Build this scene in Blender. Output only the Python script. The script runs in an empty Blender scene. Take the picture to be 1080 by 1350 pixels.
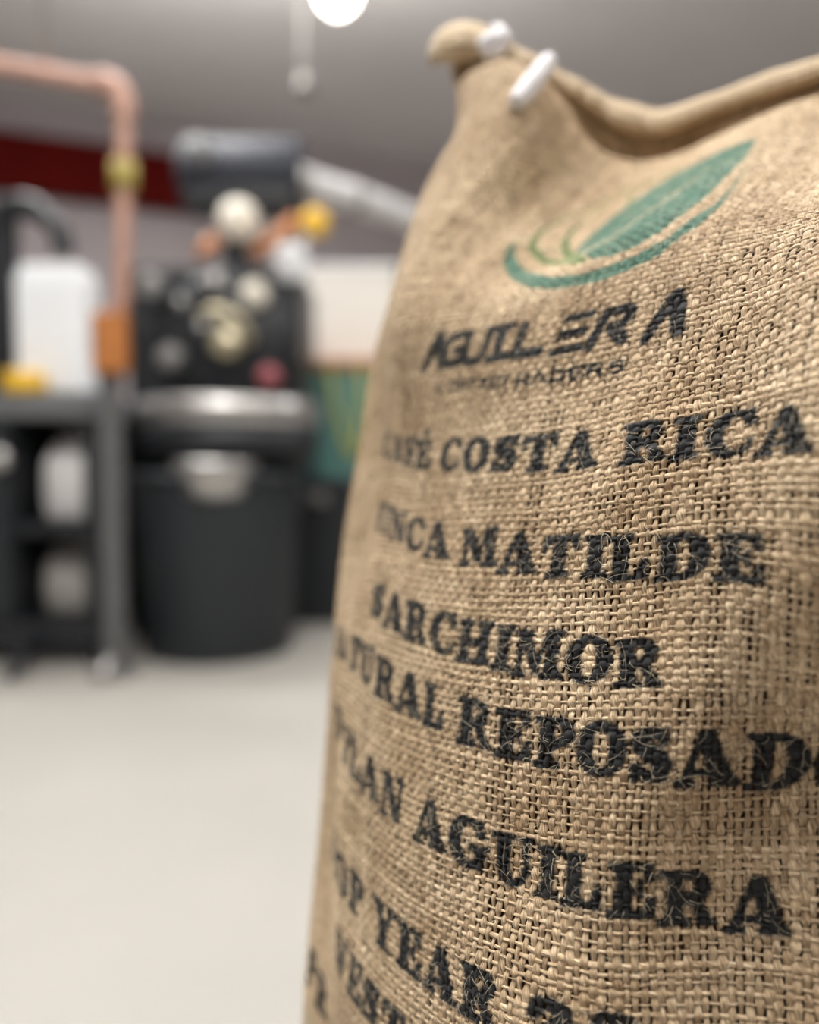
import bpy, bmesh, math, random
import numpy as np
from mathutils import Vector, Matrix

random.seed(7)
RNG = np.random.default_rng(7)
S = bpy.context.scene
COL = S.collection

# ------------------------------------------------------------------ camera
CAM_Z = 0.6
PITCH = math.atan(65 / 1080)
cam_d = bpy.data.cameras.new('camera')
cam = bpy.data.objects.new('camera', cam_d)
COL.objects.link(cam)
cam.location = (0, 0, CAM_Z)
cam.rotation_euler = (math.pi / 2 - PITCH, 0, 0)
cam_d.sensor_fit = 'HORIZONTAL'
cam_d.sensor_width = 36
cam_d.lens = 36
cam_d.clip_start = 0.01
cam_d.dof.use_dof = True
cam_d.dof.focus_distance = 0.298
cam_d.dof.aperture_fstop = 36 / 10.5
S.camera = cam

# ------------------------------------------------------------------ world, light, exposure
w = bpy.data.worlds.new('world'); S.world = w; w.use_nodes = True
w.node_tree.nodes['Background'].inputs[0].default_value = (0.8, 0.86, 1, 1)
w.node_tree.nodes['Background'].inputs[1].default_value = 0.3
S.view_settings.view_transform = 'Standard'
S.view_settings.look = 'None'
S.view_settings.gamma = 1
S.view_settings.use_curve_mapping = False
S.view_settings.exposure = 0.16


def area(name, loc, size, power, col=(1, 0.97, 0.92), rot=(0, 0, 0)):
    l = bpy.data.lights.new(name, 'AREA'); l.shape = 'RECTANGLE'
    l.size, l.size_y = size; l.energy = power; l.color = col
    o = bpy.data.objects.new(name, l); o.location = loc; o.rotation_euler = rot
    COL.objects.link(o)
    return o


area('ceiling_lamp_light', (-0.5, 0.42, 2.6), (1.2, 0.5), 62, (1, 0.98, 0.94))
area('ceiling_lamp_light', (1.3, -0.5, 2.6), (1.2, 0.4), 24, (1, 0.975, 0.94))
area('ceiling_fill_uplight', (-0.6, 2.6, 2.25), (1.6, 1.2), 56, (1, 0.98, 0.95), (math.pi, 0, 0))  # added upward fill lights without fixtures, to brighten the ceiling
area('ceiling_fill_uplight', (1.6, 1.2, 2.25), (1.6, 1.2), 46, (1, 0.98, 0.95), (math.pi, 0, 0))
area('ceiling_lamp_light', (-2.4, -0.6, 2.6), (1.2, 0.3), 30, (1, 0.97, 0.93))
area('ceiling_lamp_light', (-1.2, 3.0, 2.6), (1.2, 0.4), 42, (1, 0.98, 0.95))
area('ceiling_lamp_light', (2.2, 3.0, 2.6), (1.2, 0.3), 30, (1, 0.98, 0.95))

# ------------------------------------------------------------------ helpers
def lin(c):
    return tuple(((v / 255) / 12.92 if v / 255 <= .04045 else ((v / 255 + .055) / 1.055) ** 2.4) for v in c) + (1,)


def mat(name, rgb, rough=.6, metal=0., noise=0., nscale=8., bump=0., emit=None, spec=.5):
    m = bpy.data.materials.new(name); m.use_nodes = True
    nt = m.node_tree; b = nt.nodes['Principled BSDF']
    c = lin(rgb)
    b.inputs['Base Color'].default_value = c
    b.inputs['Roughness'].default_value = rough
    b.inputs['Metallic'].default_value = metal
    b.inputs['Specular IOR Level'].default_value = spec
    if noise or bump:
        tc = nt.nodes.new('ShaderNodeTexCoord'); n = nt.nodes.new('ShaderNodeTexNoise')
        n.inputs['Scale'].default_value = nscale; n.inputs['Detail'].default_value = 6
        nt.links.new(tc.outputs['Object'], n.inputs['Vector'])
        if noise:
            r = nt.nodes.new('ShaderNodeValToRGB')
            r.color_ramp.elements[0].position = .3; r.color_ramp.elements[1].position = .7
            r.color_ramp.elements[0].color = tuple(x * (1 - noise) for x in c[:3]) + (1,)
            r.color_ramp.elements[1].color = tuple(min(1, x * (1 + noise)) for x in c[:3]) + (1,)
            nt.links.new(n.outputs['Fac'], r.inputs[0]); nt.links.new(r.outputs[0], b.inputs['Base Color'])
        if bump:
            bp = nt.nodes.new('ShaderNodeBump'); bp.inputs['Strength'].default_value = bump
            nt.links.new(n.outputs['Fac'], bp.inputs['Height']); nt.links.new(bp.outputs[0], b.inputs['Normal'])
    if emit:
        b.inputs['Emission Color'].default_value = lin(emit[0]); b.inputs['Emission Strength'].default_value = emit[1]
    return m


def mesh_obj(name, verts, faces, m, parent=None, smooth=True):
    me = bpy.data.meshes.new(name); me.from_pydata([tuple(v) for v in verts], [], faces); me.update()
    return link(name, me, m, parent, smooth)


def link(name, me, m, parent=None, smooth=True):
    if m: me.materials.append(m)
    if smooth: me.polygons.foreach_set('use_smooth', [True] * len(me.polygons))
    o = bpy.data.objects.new(name, me); COL.objects.link(o)
    if parent: o.parent = parent
    return o


def obj(name, bm, m, parent=None, smooth=False, bevel=0.):
    me = bpy.data.meshes.new(name); bmesh.ops.recalc_face_normals(bm, faces=bm.faces); bm.to_mesh(me); bm.free()
    o = link(name, me, m, parent, smooth)
    if bevel:
        md = o.modifiers.new('bevel', 'BEVEL'); md.width = bevel; md.segments = 2; md.limit_method = 'ANGLE'
    return o


def thing(name, label, cat, loc=(0, 0, 0), rz=0, group=None):
    o = bpy.data.objects.new(name, None); COL.objects.link(o)
    o.location = loc; o.rotation_euler = (0, 0, rz); o.empty_display_size = .05
    return tag(o, label, cat, group)


def tag(o, label, cat, group=None):
    o['label'] = label; o['category'] = cat
    if group: o['group'] = group
    return o


def box(bm, c, s, rot=None):
    M = Matrix.Translation(c) @ (rot.to_4x4() if rot else Matrix()) @ Matrix.Diagonal((s[0], s[1], s[2], 1))
    bmesh.ops.create_cube(bm, size=1, matrix=M)


def tube(bm, pts, r, n=14, cap=True):
    pts = [Vector(p) for p in pts]
    rr = r if isinstance(r, (list, tuple)) else [r] * len(pts)
    rings = []; t0 = None; up = None
    for i, p in enumerate(pts):
        t = ((pts[min(i + 1, len(pts) - 1)] - pts[max(i - 1, 0)])).normalized()
        if up is None:
            up = Vector((0, 0, 1)) if abs(t.z) < .9 else Vector((1, 0, 0))
        a = t.cross(up).normalized(); b = a.cross(t).normalized(); up = b
        rings.append([bm.verts.new(p + (a * math.cos(q) + b * math.sin(q)) * rr[i]) for q in [2 * math.pi * k / n for k in range(n)]])
    for i in range(len(rings) - 1):
        for k in range(n):
            bm.faces.new((rings[i][k], rings[i][(k + 1) % n], rings[i + 1][(k + 1) % n], rings[i + 1][k]))
    if cap:
        bm.faces.new(rings[0]); bm.faces.new(rings[-1][::-1])


def lathe(bm, prof, c=(0, 0, 0), axis='Z', n=40, a0=0., a1=2 * math.pi):
    full = abs(a1 - a0 - 2 * math.pi) < 1e-6
    ring = []
    k_ = n if full else n + 1
    for (r, z) in prof:
        row = []
        for k in range(k_):
            q = a0 + (a1 - a0) * k / n
            p = Vector((r * math.cos(q), r * math.sin(q), z))
            if axis == 'Y': p = Vector((p.x, p.z, p.y))
            if axis == 'X': p = Vector((p.z, p.x, p.y))
            row.append(bm.verts.new(p + Vector(c)))
        ring.append(row)
    for i in range(len(prof) - 1):
        for k in range(k_ if full else n):
            try: bm.faces.new((ring[i][k], ring[i][(k + 1) % k_], ring[i + 1][(k + 1) % k_], ring[i + 1][k]))
            except ValueError: pass
    bmesh.ops.remove_doubles(bm, verts=bm.verts, dist=1e-6)


def smooth_path(pts, n=8):
    P_ = [Vector(p) for p in pts]; out = []
    for i in range(len(P_) - 1):
        p0, p1, p2, p3 = P_[max(i - 1, 0)], P_[i], P_[i + 1], P_[min(i + 2, len(P_) - 1)]
        for k in range(n):
            t = k / n
            out.append(.5 * ((2 * p1) + (p2 - p0) * t + (2 * p0 - 5 * p1 + 4 * p2 - p3) * t * t + (3 * p1 - p0 - 3 * p2 + p3) * t ** 3))
    out.append(P_[-1]); return out


# ------------------------------------------------------------------ room shell (turned 23 degrees to the camera)
RA = math.radians(23)
EX = Vector((math.cos(RA), math.sin(RA), 0)); EY = Vector((-math.sin(RA), math.cos(RA), 0))
def room(x, y, z): return EX * x + EY * y + Vector((0, 0, z))
X0, X1, Y0, Y1, ZC = -5.2, 6.5, -3.0, 5.6, 2.78

M_wall = mat('wall_paint', (176, 168, 170), .85, noise=.04, nscale=1.5, bump=.02)
M_ceil = mat('ceiling_paint', (222, 219, 218), .9, noise=.05, nscale=1.2)
M_floor = mat('sealed_floor', (161, 158, 152), .45, noise=.05, nscale=2.5, bump=.01)
M_beam = mat('oxblood_paint', (88, 8, 4), .85, spec=.15, noise=.12, nscale=5)


def slab(name, a, b, m, **kw):
    bm = bmesh.new()
    box(bm, room((a[0] + b[0]) / 2, (a[1] + b[1]) / 2, (a[2] + b[2]) / 2), (abs(b[0] - a[0]), abs(b[1] - a[1]), abs(b[2] - a[2])), Matrix.Rotation(RA, 3, 'Z'))
    o = obj(name, bm, m, **kw); o['kind'] = 'structure'
    return o


slab('floor', (X0 - .1, Y0 - .1, -.1), (X1 + .1, Y1 + .1, 0), M_floor)
slab('ceiling', (X0 - .1, Y0 - .1, ZC), (X1 + .1, Y1 + .1, ZC + .1), M_ceil)
slab('wall_back', (X0 - .1, Y1, 0), (X1 + .1, Y1 + .1, ZC), M_wall)
slab('wall_left', (X0 - .1, Y0, 0), (X0, Y1, ZC), M_wall)
slab('wall_right', (X1, Y0, 0), (X1 + .1, Y1, ZC), M_wall)
slab('wall_front', (X0 - .1, Y0 - .1, 0), (X1 + .1, Y0, ZC), M_wall)
slab('baseboard_back', (X0, Y1 - .02, 0), (X1, Y1, .1), mat('baseboard_grey', (120, 118, 116), .6))
slab('trim_1', (X0, Y1 - .12, 2.22), (1.05, Y1, 2.56), M_beam, bevel=.01)

# ------------------------------------------------------------------ the sack: cloth surface
SACK_CTRL = [96,2359,-574,130,2458,-74,158,2551,427,217,2675,920,320,2834,1393,373,2951,1892,320,2978,2402,248,3016,2905,88,2964,3400,138,3064,3897,143,3153,4384,171,3238,4905,308,3426,5371,369,3533,5879,444,3671,6311,578,3838,6858,940,4206,7044,1194,4528,7353,1480,4864,7623,1757,5180,7919,2007,5465,8272,2023,5531,8869,
382,2126,-546,400,2211,-43,417,2293,461,454,2398,959,569,2565,1431,579,2648,1941,514,2677,2440,374,2659,2945,417,2738,3434,228,2702,4001,477,2928,4418,456,3016,4913,511,3120,5437,628,3295,5888,797,3472,6372,819,3595,6856,1132,3928,7192,1425,4266,7421,1714,4597,7703,1984,4908,7991,2269,5217,8294,2390,5433,8766,
669,1898,-519,681,1976,-14,687,2045,492,703,2129,996,758,2254,1487,797,2358,1981,691,2361,2489,694,2417,2989,667,2554,3496,697,2519,3984,632,2636,4533,706,2674,5031,814,2929,5469,792,2942,5988,1017,3194,6409,1107,3335,6911,1411,3689,7186,1690,4012,7461,1976,4345,7729,2248,4653,8022,2518,4968,8323,2698,5154,8796,
971,1691,-494,974,1757,13,981,1826,518,983,1889,1026,992,1967,1530,995,2053,2032,1004,2135,2532,1002,2257,3036,1073,2490,3487,1023,2568,4011,1064,2753,4494,1014,2608,5043,1021,2630,5603,1175,2777,6014,1227,2907,6450,1404,3131,6902,1715,3499,7093,2004,3835,7355,2287,4156,7640,2550,4449,7969,2805,4738,8303,3099,5084,8569,
1304,1533,-476,1309,1598,30,1315,1667,536,1320,1730,1043,1325,1794,1552,1332,1871,2062,1339,1999,2563,1351,2124,3060,1366,2293,3545,1406,2501,4020,1403,2587,4520,1448,2771,5093,1306,2344,5507,1178,2308,6056,1385,2509,6627,1688,2850,6973,1957,3203,7238,2239,3548,7475,2522,3877,7728,2810,4202,7987,3091,4517,8289,3418,4964,8334,
1681,1512,-477,1687,1584,29,1693,1655,534,1698,1727,1040,1704,1803,1547,1709,1886,2054,1715,1972,2560,1721,2066,3066,1723,2179,3570,1722,2310,4062,1719,2432,4555,1700,2383,5027,1708,2276,5540,1761,2489,6055,1767,2679,6292,2044,2843,6658,2307,3149,6938,2600,3423,7250,2873,3722,7552,3142,4019,7867,3418,4319,8169,3664,4631,8520,
2016,1696,-506,2020,1770,-1,2023,1845,504,2026,1921,1009,2028,1998,1514,2038,2071,2018,2057,2141,2523,2080,2207,3030,2100,2285,3535,2123,2342,4048,2118,2453,4553,2122,2509,5060,2047,2719,5612,1397,2846,5719,1447,2955,6378,1917,3284,6370,2248,3485,6682,2621,3747,6905,2983,3979,7197,3327,4220,7494,3659,4447,7813,4013,4673,8098,
2193,2028,-557,2197,2103,-52,2198,2178,453,2202,2253,958,2209,2327,1462,2222,2401,1965,2238,2474,2469,2262,2549,2971,2295,2619,3476,2339,2699,3979,2331,2793,4503,2226,2915,5007,1955,3039,5428,1589,3193,5701,1277,3302,6186,1624,3395,6725,1980,3797,6721,2358,4046,6990,2709,4335,7210,3075,4596,7468,3432,4853,7729,3789,5102,8005,
2200,2398,-612,2200,2473,-107,2202,2548,398,2204,2624,903,2208,2700,1407,2209,2774,1912,2210,2849,2415,2209,2920,2921,2212,2995,3424,2176,3065,3931,2150,3139,4407,2248,3280,4897,2114,3393,5420,1716,3540,5732,1337,3705,6066,1317,3724,6680,1766,3888,7028,2087,4219,7179,2471,4371,7524,2810,4690,7732,3173,4907,8031,3520,5176,8267,
2091,2748,-663,2087,2821,-158,2082,2895,347,2078,2968,852,2069,3040,1357,2059,3110,1863,2038,3173,2369,2025,3237,2875,1969,3282,3384,1824,3217,3874,1850,3342,4401,2058,3630,4775,2144,3774,5290,1903,3849,5789,1554,4026,6095,1274,4135,6565,1442,4149,7131,1853,4346,7424,2197,4572,7690,2568,4781,7987,2912,5039,8239,3299,5225,8570,
1913,3066,-711,1903,3136,-205,1891,3206,300,1878,3274,806,1862,3340,1312,1843,3404,1818,1822,3466,2324,1791,3520,2831,1715,3534,3336,1582,3500,3832,1599,3598,4344,1742,3825,4781,1947,4120,5151,2002,4246,5692,1742,4319,6160,1430,4493,6510,1315,4544,7065,1580,4594,7554,1951,4782,7856,2289,4896,8223,2673,5113,8525,2974,5520,8637,
1685,3350,-755,1673,3419,-249,1660,3487,256,1642,3552,762,1624,3616,1268,1604,3679,1774,1586,3744,2280,1553,3796,2787,1473,3808,3293,1347,3779,3787,1321,3837,4305,1455,4043,4766,1631,4326,5142,1819,4602,5544,1856,4708,6088,1635,4783,6557,1399,4924,6976,1422,4964,7535,1726,5050,7964,2055,5191,8323,2368,5304,8700,2835,5543,9003,
1427,3606,-797,1417,3678,-291,1405,3749,214,1387,3812,720,1369,3877,1226,1352,3942,1731,1337,4010,2237,1316,4073,2743,1243,4089,3249,1123,4069,3746,1073,4106,4257,1144,4243,4754,1318,4504,5166,1488,4802,5534,1672,5073,5948,1723,5173,6488,1578,5236,6975,1421,5344,7441,1556,5407,7984,1974,5532,8282,2180,5645,8746,2095,5468,9406,
1153,3846,-836,1145,3921,-331,1137,3995,173,1120,4060,679,1104,4127,1184,1090,4195,1690,1078,4266,2194,1071,4343,2699,1016,4374,3206,916,4370,3706,835,4383,4213,863,4481,4721,985,4667,5186,1156,4933,5593,1320,5248,5954,1494,5518,6375,1579,5631,6896,1546,5685,7398,1637,5774,7846,1825,5897,8305,1824,5857,8882,1655,5308,9138,
866,4070,-874,861,4149,-370,853,4225,134,839,4294,640,827,4364,1145,816,4436,1649,805,4509,2153,806,4595,2655,788,4659,3162,715,4673,3667,626,4685,4167,612,4748,4679,683,4881,5171,810,5068,5635,978,5324,6051,1139,5655,6407,1283,5917,6839,1376,6050,7344,1451,6132,7845,1511,6152,8388,1428,5841,8835,1439,5743,9324,
556,4262,-908,553,4346,-405,547,4427,99,539,4503,603,531,4578,1108,522,4654,1612,517,4732,2115,513,4814,2618,519,4911,3117,502,4971,3624,442,4995,4127,390,5039,4631,432,5148,5131,506,5289,5613,630,5483,6074,803,5758,6463,912,5975,6907,1011,6166,7376,1080,6210,7901,1102,6145,8392,1160,6124,8902,906,5695,9279,
206,4378,-931,206,4474,-429,205,4566,72,204,4656,575,203,4745,1077,201,4831,1580,200,4918,2083,200,5003,2584,206,5103,3084,222,5216,3578,243,5313,4080,251,5381,4578,284,5488,5059,327,5614,5539,394,5768,5997,479,5975,6454,557,6045,6958,662,6231,7423,762,6425,7904,891,6523,8453,868,6298,8962,1106,6384,9551,
-168,4366,-930,-169,4472,-430,-170,4578,69,-171,4684,568,-172,4789,1067,-171,4893,1568,-170,4990,2069,-165,5096,2571,-157,5196,3070,-147,5320,3567,-140,5432,4062,-118,5565,4556,-90,5650,5058,-48,5755,5544,11,5885,6031,91,5969,6532,196,6097,7013,278,6223,7497,365,6359,7993,402,6401,8508,573,6492,9022,410,6671,9384,
-501,4193,-895,-505,4301,-395,-510,4410,103,-515,4518,601,-520,4628,1100,-526,4737,1599,-529,4847,2100,-532,4950,2603,-526,5056,3111,-505,5134,3618,-478,5235,4123,-467,5323,4628,-436,5438,5125,-387,5547,5631,-313,5644,6140,-186,5733,6630,-130,5833,7134,16,5928,7639,276,5950,8096,465,6036,8534,-26,6165,9086,1079,5704,9771,
-711,3883,-829,-707,3986,-329,-705,4088,171,-699,4189,671,-697,4291,1171,-690,4392,1671,-699,4493,2172,-668,4587,2681,-648,4666,3185,-581,4759,3699,-559,4841,4202,-475,4963,4699,-487,5053,5219,-423,5150,5718,-316,5262,6203,-287,5356,6719,-42,5449,7195,60,5535,7673,410,5641,8086,191,5685,8642,638,5731,9124,770,6932,8588,
-745,3517,-753,-728,3617,-253,-701,3718,247,-680,3819,747,-646,3922,1246,-622,4025,1746,-558,4134,2244,-547,4230,2730,-455,4351,3236,-398,4419,3723,-326,4535,4265,-515,4590,4804,-265,4727,5238,-226,4837,5762,-115,4953,6254,-139,4993,6742,-79,5101,7238,53,5169,7760,285,5257,8202,656,5305,8639,908,5886,8886,516,6128,8245,
-637,3168,-687,-598,3274,-188,-553,3383,308,-511,3492,805,-458,3608,1299,-403,3725,1796,-288,3888,2264,-251,3992,2779,-393,3963,3258,-388,4071,3795,-420,4158,4337,-279,4251,4836,-302,4344,5339,-86,4510,5832,-66,4566,6272,-206,4608,6799,31,4706,7323,357,4854,7699,713,5049,8049,903,5476,8312,1202,5673,8723,956,6734,8366,
-430,2868,-639,-385,2977,-142,-335,3091,353,-282,3207,848,-207,3343,1335,-139,3470,1823,-63,3605,2308,-65,3663,2832,-338,3595,3284,-249,3738,3857,-230,3799,4306,-215,3880,4849,-107,4028,5371,17,4149,5791,80,4258,6274,65,4287,6838,393,4577,7167,617,4984,7374,876,5263,7737,1143,5524,8078,1393,5863,8365,1740,5934,8940,
-177,2605,-604,-135,2710,-106,-93,2818,391,-33,2940,884,60,3092,1362,135,3225,1850,134,3296,2359,87,3333,2864,-127,3290,3360,-73,3380,3845,-86,3446,4350,41,3611,4835,47,3678,5369,177,3840,5821,287,3966,6320,311,4071,6819,682,4474,6997,943,4783,7286,1236,5141,7549,1491,5453,7883,1738,5713,8286,1864,5783,8743]
PRINT_ROWS = [[('C', -1278, 6369, 196, 166, -58), ('A', -1058, 6340, 227, 164, 0), ('F', -849, 6313, 169, 163, -28), ('É', -686, 6296, 175, 161, -6), ('C', -409, 6270, 196, 164, -2), ('O', -194, 6246, 206, 170, -8), ('S', 7, 6227, 172, 176, 1), ('T', 190, 6210, 188, 177, -4), ('A', 397, 6191, 224, 180, -11), ('R', 712, 6162, 205, 183, -9), ('I', 879, 6147, 117, 180, -6), ('C', 1045, 6135, 194, 177, 2), ('A', 1252, 6116, 222, 163, 9)], [('F', -1144, 5939, 174, 162, -25), ('I', -991, 5915, 118, 166, 0), ('N', -821, 5888, 213, 170, -58), ('C', -595, 5856, 201, 177, -49), ('A', -376, 5828, 224, 182, -39), ('M', -59, 5799, 242, 174, -16), ('A', 178, 5767, 227, 176, -9), ('T', 400, 5744, 196, 175, 3), ('I', 570, 5732, 117, 172, 3), ('L', 710, 5712, 174, 174, -5), ('D', 918, 5689, 215, 175, -2), ('E', 1122, 5676, 182, 172, -6)], [('S', -831, 5482, 166, 174, -23), ('A', -638, 5452, 218, 177, -25), ('R', -427, 5433, 205, 182, -20), ('C', -207, 5412, 196, 181, -16), ('H', 4, 5391, 217, 182, -4), ('I', 175, 5377, 114, 181, 3), ('M', 354, 5359, 239, 183, 1), ('O', 578, 5344, 196, 174, 0), ('R', 778, 5324, 200, 173, -7)], [('N', -1578, 5238, 210, 166, 0), ('A', -1353, 5218, 246, 168, -60), ('T', -1067, 5189, 212, 171, -17), ('U', -847, 5169, 211, 177, -32), ('R', -634, 5140, 207, 181, -20), ('A', -412, 5118, 227, 181, -13), ('L', -206, 5104, 175, 183, -16), ('R', 72, 5073, 205, 188, -13), ('E', 273, 5057, 183, 182, -4), ('P', 461, 5041, 182, 185, 0), ('O', 658, 5024, 202, 188, -12), ('S', 848, 5007, 170, 189, -9), ('A', 1045, 4993, 227, 191, -3), ('D', 1277, 4973, 215, 195, 12), ('O', 1492, 4953, 204, 196, 0)], [('D', -1269, 4799, 219, 168, -47), ('Y', -1012, 4740, 204, 171, -2), ('L', -852, 4720, 161, 174, -39), ('A', -666, 4703, 219, 176, -21), ('N', -441, 4675, 205, 184, -14), ('A', -137, 4645, 223, 185, -8), ('G', 89, 4624, 208, 186, -12), ('U', 306, 4603, 202, 184, -7), ('I', 465, 4589, 113, 182, -1), ('L', 610, 4576, 174, 184, -10), ('E', 803, 4558, 180, 181, 4), ('R', 992, 4532, 203, 183, 6), ('A', 1221, 4509, 225, 185, 13)], [('C', -1404, 4153, 208, 177, 0), ('R', -1185, 4146, 219, 178, 0), ('O', -962, 4140, 217, 178, -58), ('P', -742, 4130, 194, 188, -10), ('Y', -443, 4114, 217, 196, 9), ('E', -230, 4110, 192, 190, 7), ('A', -11, 4106, 239, 188, -6), ('R', 225, 4103, 218, 186, -8), ('2', 525, 4093, 187, 185, -6), ('2', 734, 4085, 187, 188, 5)], [('W', -919, 3798, 271, 180, 0), ('E', -688, 3784, 178, 179, 25), ('S', -516, 3777, 170, 177, 18), ('T', -320, 3762, 193, 177, 3)], [('A', -639, 6812, 180, 181, 35), ('G', -488, 6798, 177, 192, 27), ('U', -330, 6786, 182, 193, 10), ('I', -161, 6780, 190, 194, 3), ('L', 14, 6768, 185, 186, 0), ('E', 249, 6751, 178, 190, 16), ('R', 442, 6742, 180, 184, 27), ('A', 701, 6717, 182, 201, 29)], [('C', -574, 6683, 80, 53, 8), ('O', -481, 6678, 80, 52, 6), ('F', -393, 6671, 79, 52, 3), ('F', -306, 6665, 78, 52, 2), ('E', -221, 6657, 76, 53, 0), ('E', -143, 6651, 76, 54, -1), ('T', -70, 6644, 79, 55, -2), ('R', 36, 6637, 81, 56, -2), ('A', 121, 6632, 80, 58, -3), ('D', 212, 6626, 80, 58, -3), ('E', 301, 6621, 81, 58, -3), ('R', 391, 6615, 82, 58, -4), ('S', 493, 6606, 81, 58, -5)], [('P', -1650, 3400, 190, 190, 0), ('R', -1430, 3360, 200, 190, 0)]]
EMBLEM = {'crescent': [(-637, 8009), (-620, 7800), (-545, 7628), (-374, 7447), (-98, 7204), (72, 7128), (220, 7100), (350, 7090), (480, 7110), (600, 7150), (680, 7280), (728, 7356), (740, 7538), (709, 7861), (669, 8163), (678, 8069), (700, 7806), (710, 7552), (660, 7415), (600, 7269), (480, 7200), (340, 7181), (190, 7187), (15, 7245), (-246, 7472), (-464, 7667), (-570, 7793), (-622, 7935)], 'leaf': [(558, 8673), (607, 8325), (613, 8000), (621, 7666), (590, 7477), (539, 7341), (460, 7270), (340, 7255), (216, 7298), (-150, 7749), (-182, 7898), (-171, 8088), (-123, 8385), (-30, 8597), (116, 8685), (288, 8689), (447, 8700)], 'vein': [(38, 7522), (198, 7543), (261, 7738), (332, 7940), (378, 8180), (420, 8361)], 'olive': [(148, 7321), (-162, 7588), (-375, 7767), (-508, 7902), (-552, 8037), (-559, 8169), (-501, 8384), (-398, 8597), (-272, 8824), (-100, 8860), (97, 8734)], 'olive2': [(95, 7384), (-239, 7815), (-355, 8029), (-388, 8248), (-356, 8418), (-320, 8541)], 'olive3': [(-107, 8413), (-213, 8679), (-198, 8777)], 'olive4': [(-456, 7890), (-318, 7902)]}

NU, NV = 24, 22
SP, SV = .88, .97                     # girth and height of the cloth tube, metres
CT = np.array(SACK_CTRL, dtype=float).reshape(NU, NV, 3) / 1e4
HU, HV = SP / NU, SV / (NV - 3)


def _B(t): return np.stack([(1 - t) ** 3 / 6, (3 * t ** 3 - 6 * t ** 2 + 4) / 6, (-3 * t ** 3 + 3 * t ** 2 + 3 * t + 1) / 6, t ** 3 / 6], -1)


def surf_exact(u, v):
    a = u / HU; i = np.floor(a).astype(int); bu = _B(a - i)
    b = np.clip(v / HV, 0, NV - 3 - 1e-9); j = np.floor(b).astype(int); bv = _B(b - j)
    out = np.zeros(u.shape + (3,))
    for k in range(4):
        for l in range(4):
            out += (bu[..., k] * bv[..., l])[..., None] * CT[(i + k - 1) % NU, j + l]
    return out


GU0, GU1, GN = -.46, .46, 461
GVN = 486
_gu, _gv = np.meshgrid(np.linspace(GU0, GU1, GN), np.linspace(0, SV, GVN), indexing='ij')
GX = surf_exact(_gu, _gv)
GX[..., 2] = np.maximum(GX[..., 2], .002)
_du = np.gradient(GX, axis=0); _dv = np.gradient(GX, axis=1)
# the back of the sack meets the front at the seam, and the cloth dips just below the rolled hem
for _i in range(GN):
    _u = _gu[_i, 0]
    if abs(_u) > .22:
        _m = math.copysign(.44, _u) - _u
        _k = int(round((_m - GU0) / (GU1 - GU0) * (GN - 1)))
        _s = (SV - _gv[_i])[:, None]
        _f = 1 - (abs(_m) / .22) ** 2
        _T = GX[_k, -1][None] + np.array([[.5 * .4 * _f, .86 * .4 * _f, -.95]]) * _s
        _t = np.clip((_gv[_i] - .74) / .16, 0, 1) * min(1, (abs(_u) - .22) / .035)
        _e = (_t * _t * (3 - 2 * _t))[:, None]
        GX[_i] = GX[_i] * (1 - _e) + _T * _e
_dip = np.exp(-((_gv - .945) / .014) ** 2) * .017 * np.clip((.21 - np.abs(_gu)) / .03, 0, 1) * (.35 + .65 * np.exp(-((_gu + .07) / .07) ** 2))
GX[..., 2] -= _dip
GX[..., 0] += _dip * .3
GX[..., 1] += _dip * .5
_dip = np.exp(-((_gv - .938) / .017) ** 4 - ((_gu + .183) / .022) ** 4) * .026
GX[..., 0] += _dip * .5
GX[..., 1] += _dip * .8
_du = np.gradient(GX, axis=0); _dv = np.gradient(GX, axis=1)
GNm = np.cross(_du, _dv); GNm /= np.linalg.norm(GNm, axis=-1, keepdims=True) + 1e-12


def surf(u, v):
    """point and outward normal of the cloth at cloth coordinates u (round the sack), v (up the sack)"""
    a = np.clip((u - GU0) / (GU1 - GU0) * (GN - 1), 0, GN - 1.001); b = np.clip(v / SV * (GVN - 1), 0, GVN - 1.001)
    i = a.astype(int); j = b.astype(int); fa = (a - i)[..., None]; fb = (b - j)[..., None]
    def bl(G): return (G[i, j] * (1 - fa) + G[i + 1, j] * fa) * (1 - fb) + (G[i, j + 1] * (1 - fa) + G[i + 1, j + 1] * fa) * fb
    n = bl(GNm); n /= np.linalg.norm(n, axis=-1, keepdims=True) + 1e-12
    return bl(GX), n


# ------------------------------------------------------------------ stencil lettering (evaluated on the cloth)
GW = dict(A=1.12, C=.97, F=.86, E=.9, O=1.0, S=.85, T=.95, R=1.02, I=.58, N=1.03, M=1.22, L=.87, D=1.05, H=1.1, U=1.02, P=.9, Y=1.02, G=1.03, W=1.35)
GW['É'] = .9; GW['2'] = .85


def pip(x, y, pts):
    ins = np.zeros(x.shape, bool); n = len(pts)
    for i in range(n):
        x1, y1 = pts[i]; x2, y2 = pts[(i + 1) % n]
        if y1 == y2: continue
        c = ((y1 > y) != (y2 > y)) & (x < (x2 - x1) * (y - y1) / (y2 - y1) + x1)
        ins ^= c
    return ins


def re(x, y, a, b, c, d): return (x >= a) & (x <= c) & (y >= b) & (y <= d)
def el(x, y, cx, cy, rx, ry): return ((x - cx) / rx) ** 2 + ((y - cy) / ry) ** 2 <= 1


def stroke(x, y, pts, r):
    m = np.zeros(x.shape, bool)
    rr = r if isinstance(r, (list, tuple)) else [r] * len(pts)
    for i in range(len(pts) - 1):
        (x1, y1), (x2, y2) = pts[i], pts[i + 1]
        dx, dy = x2 - x1, y2 - y1; q = dx * dx + dy * dy + 1e-9
        t = np.clip(((x - x1) * dx + (y - y1) * dy) / q, 0, 1)
        m |= (x - x1 - t * dx) ** 2 + (y - y1 - t * dy) ** 2 <= (rr[i] + (rr[i + 1] - rr[i]) * t) ** 2
    return m


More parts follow.
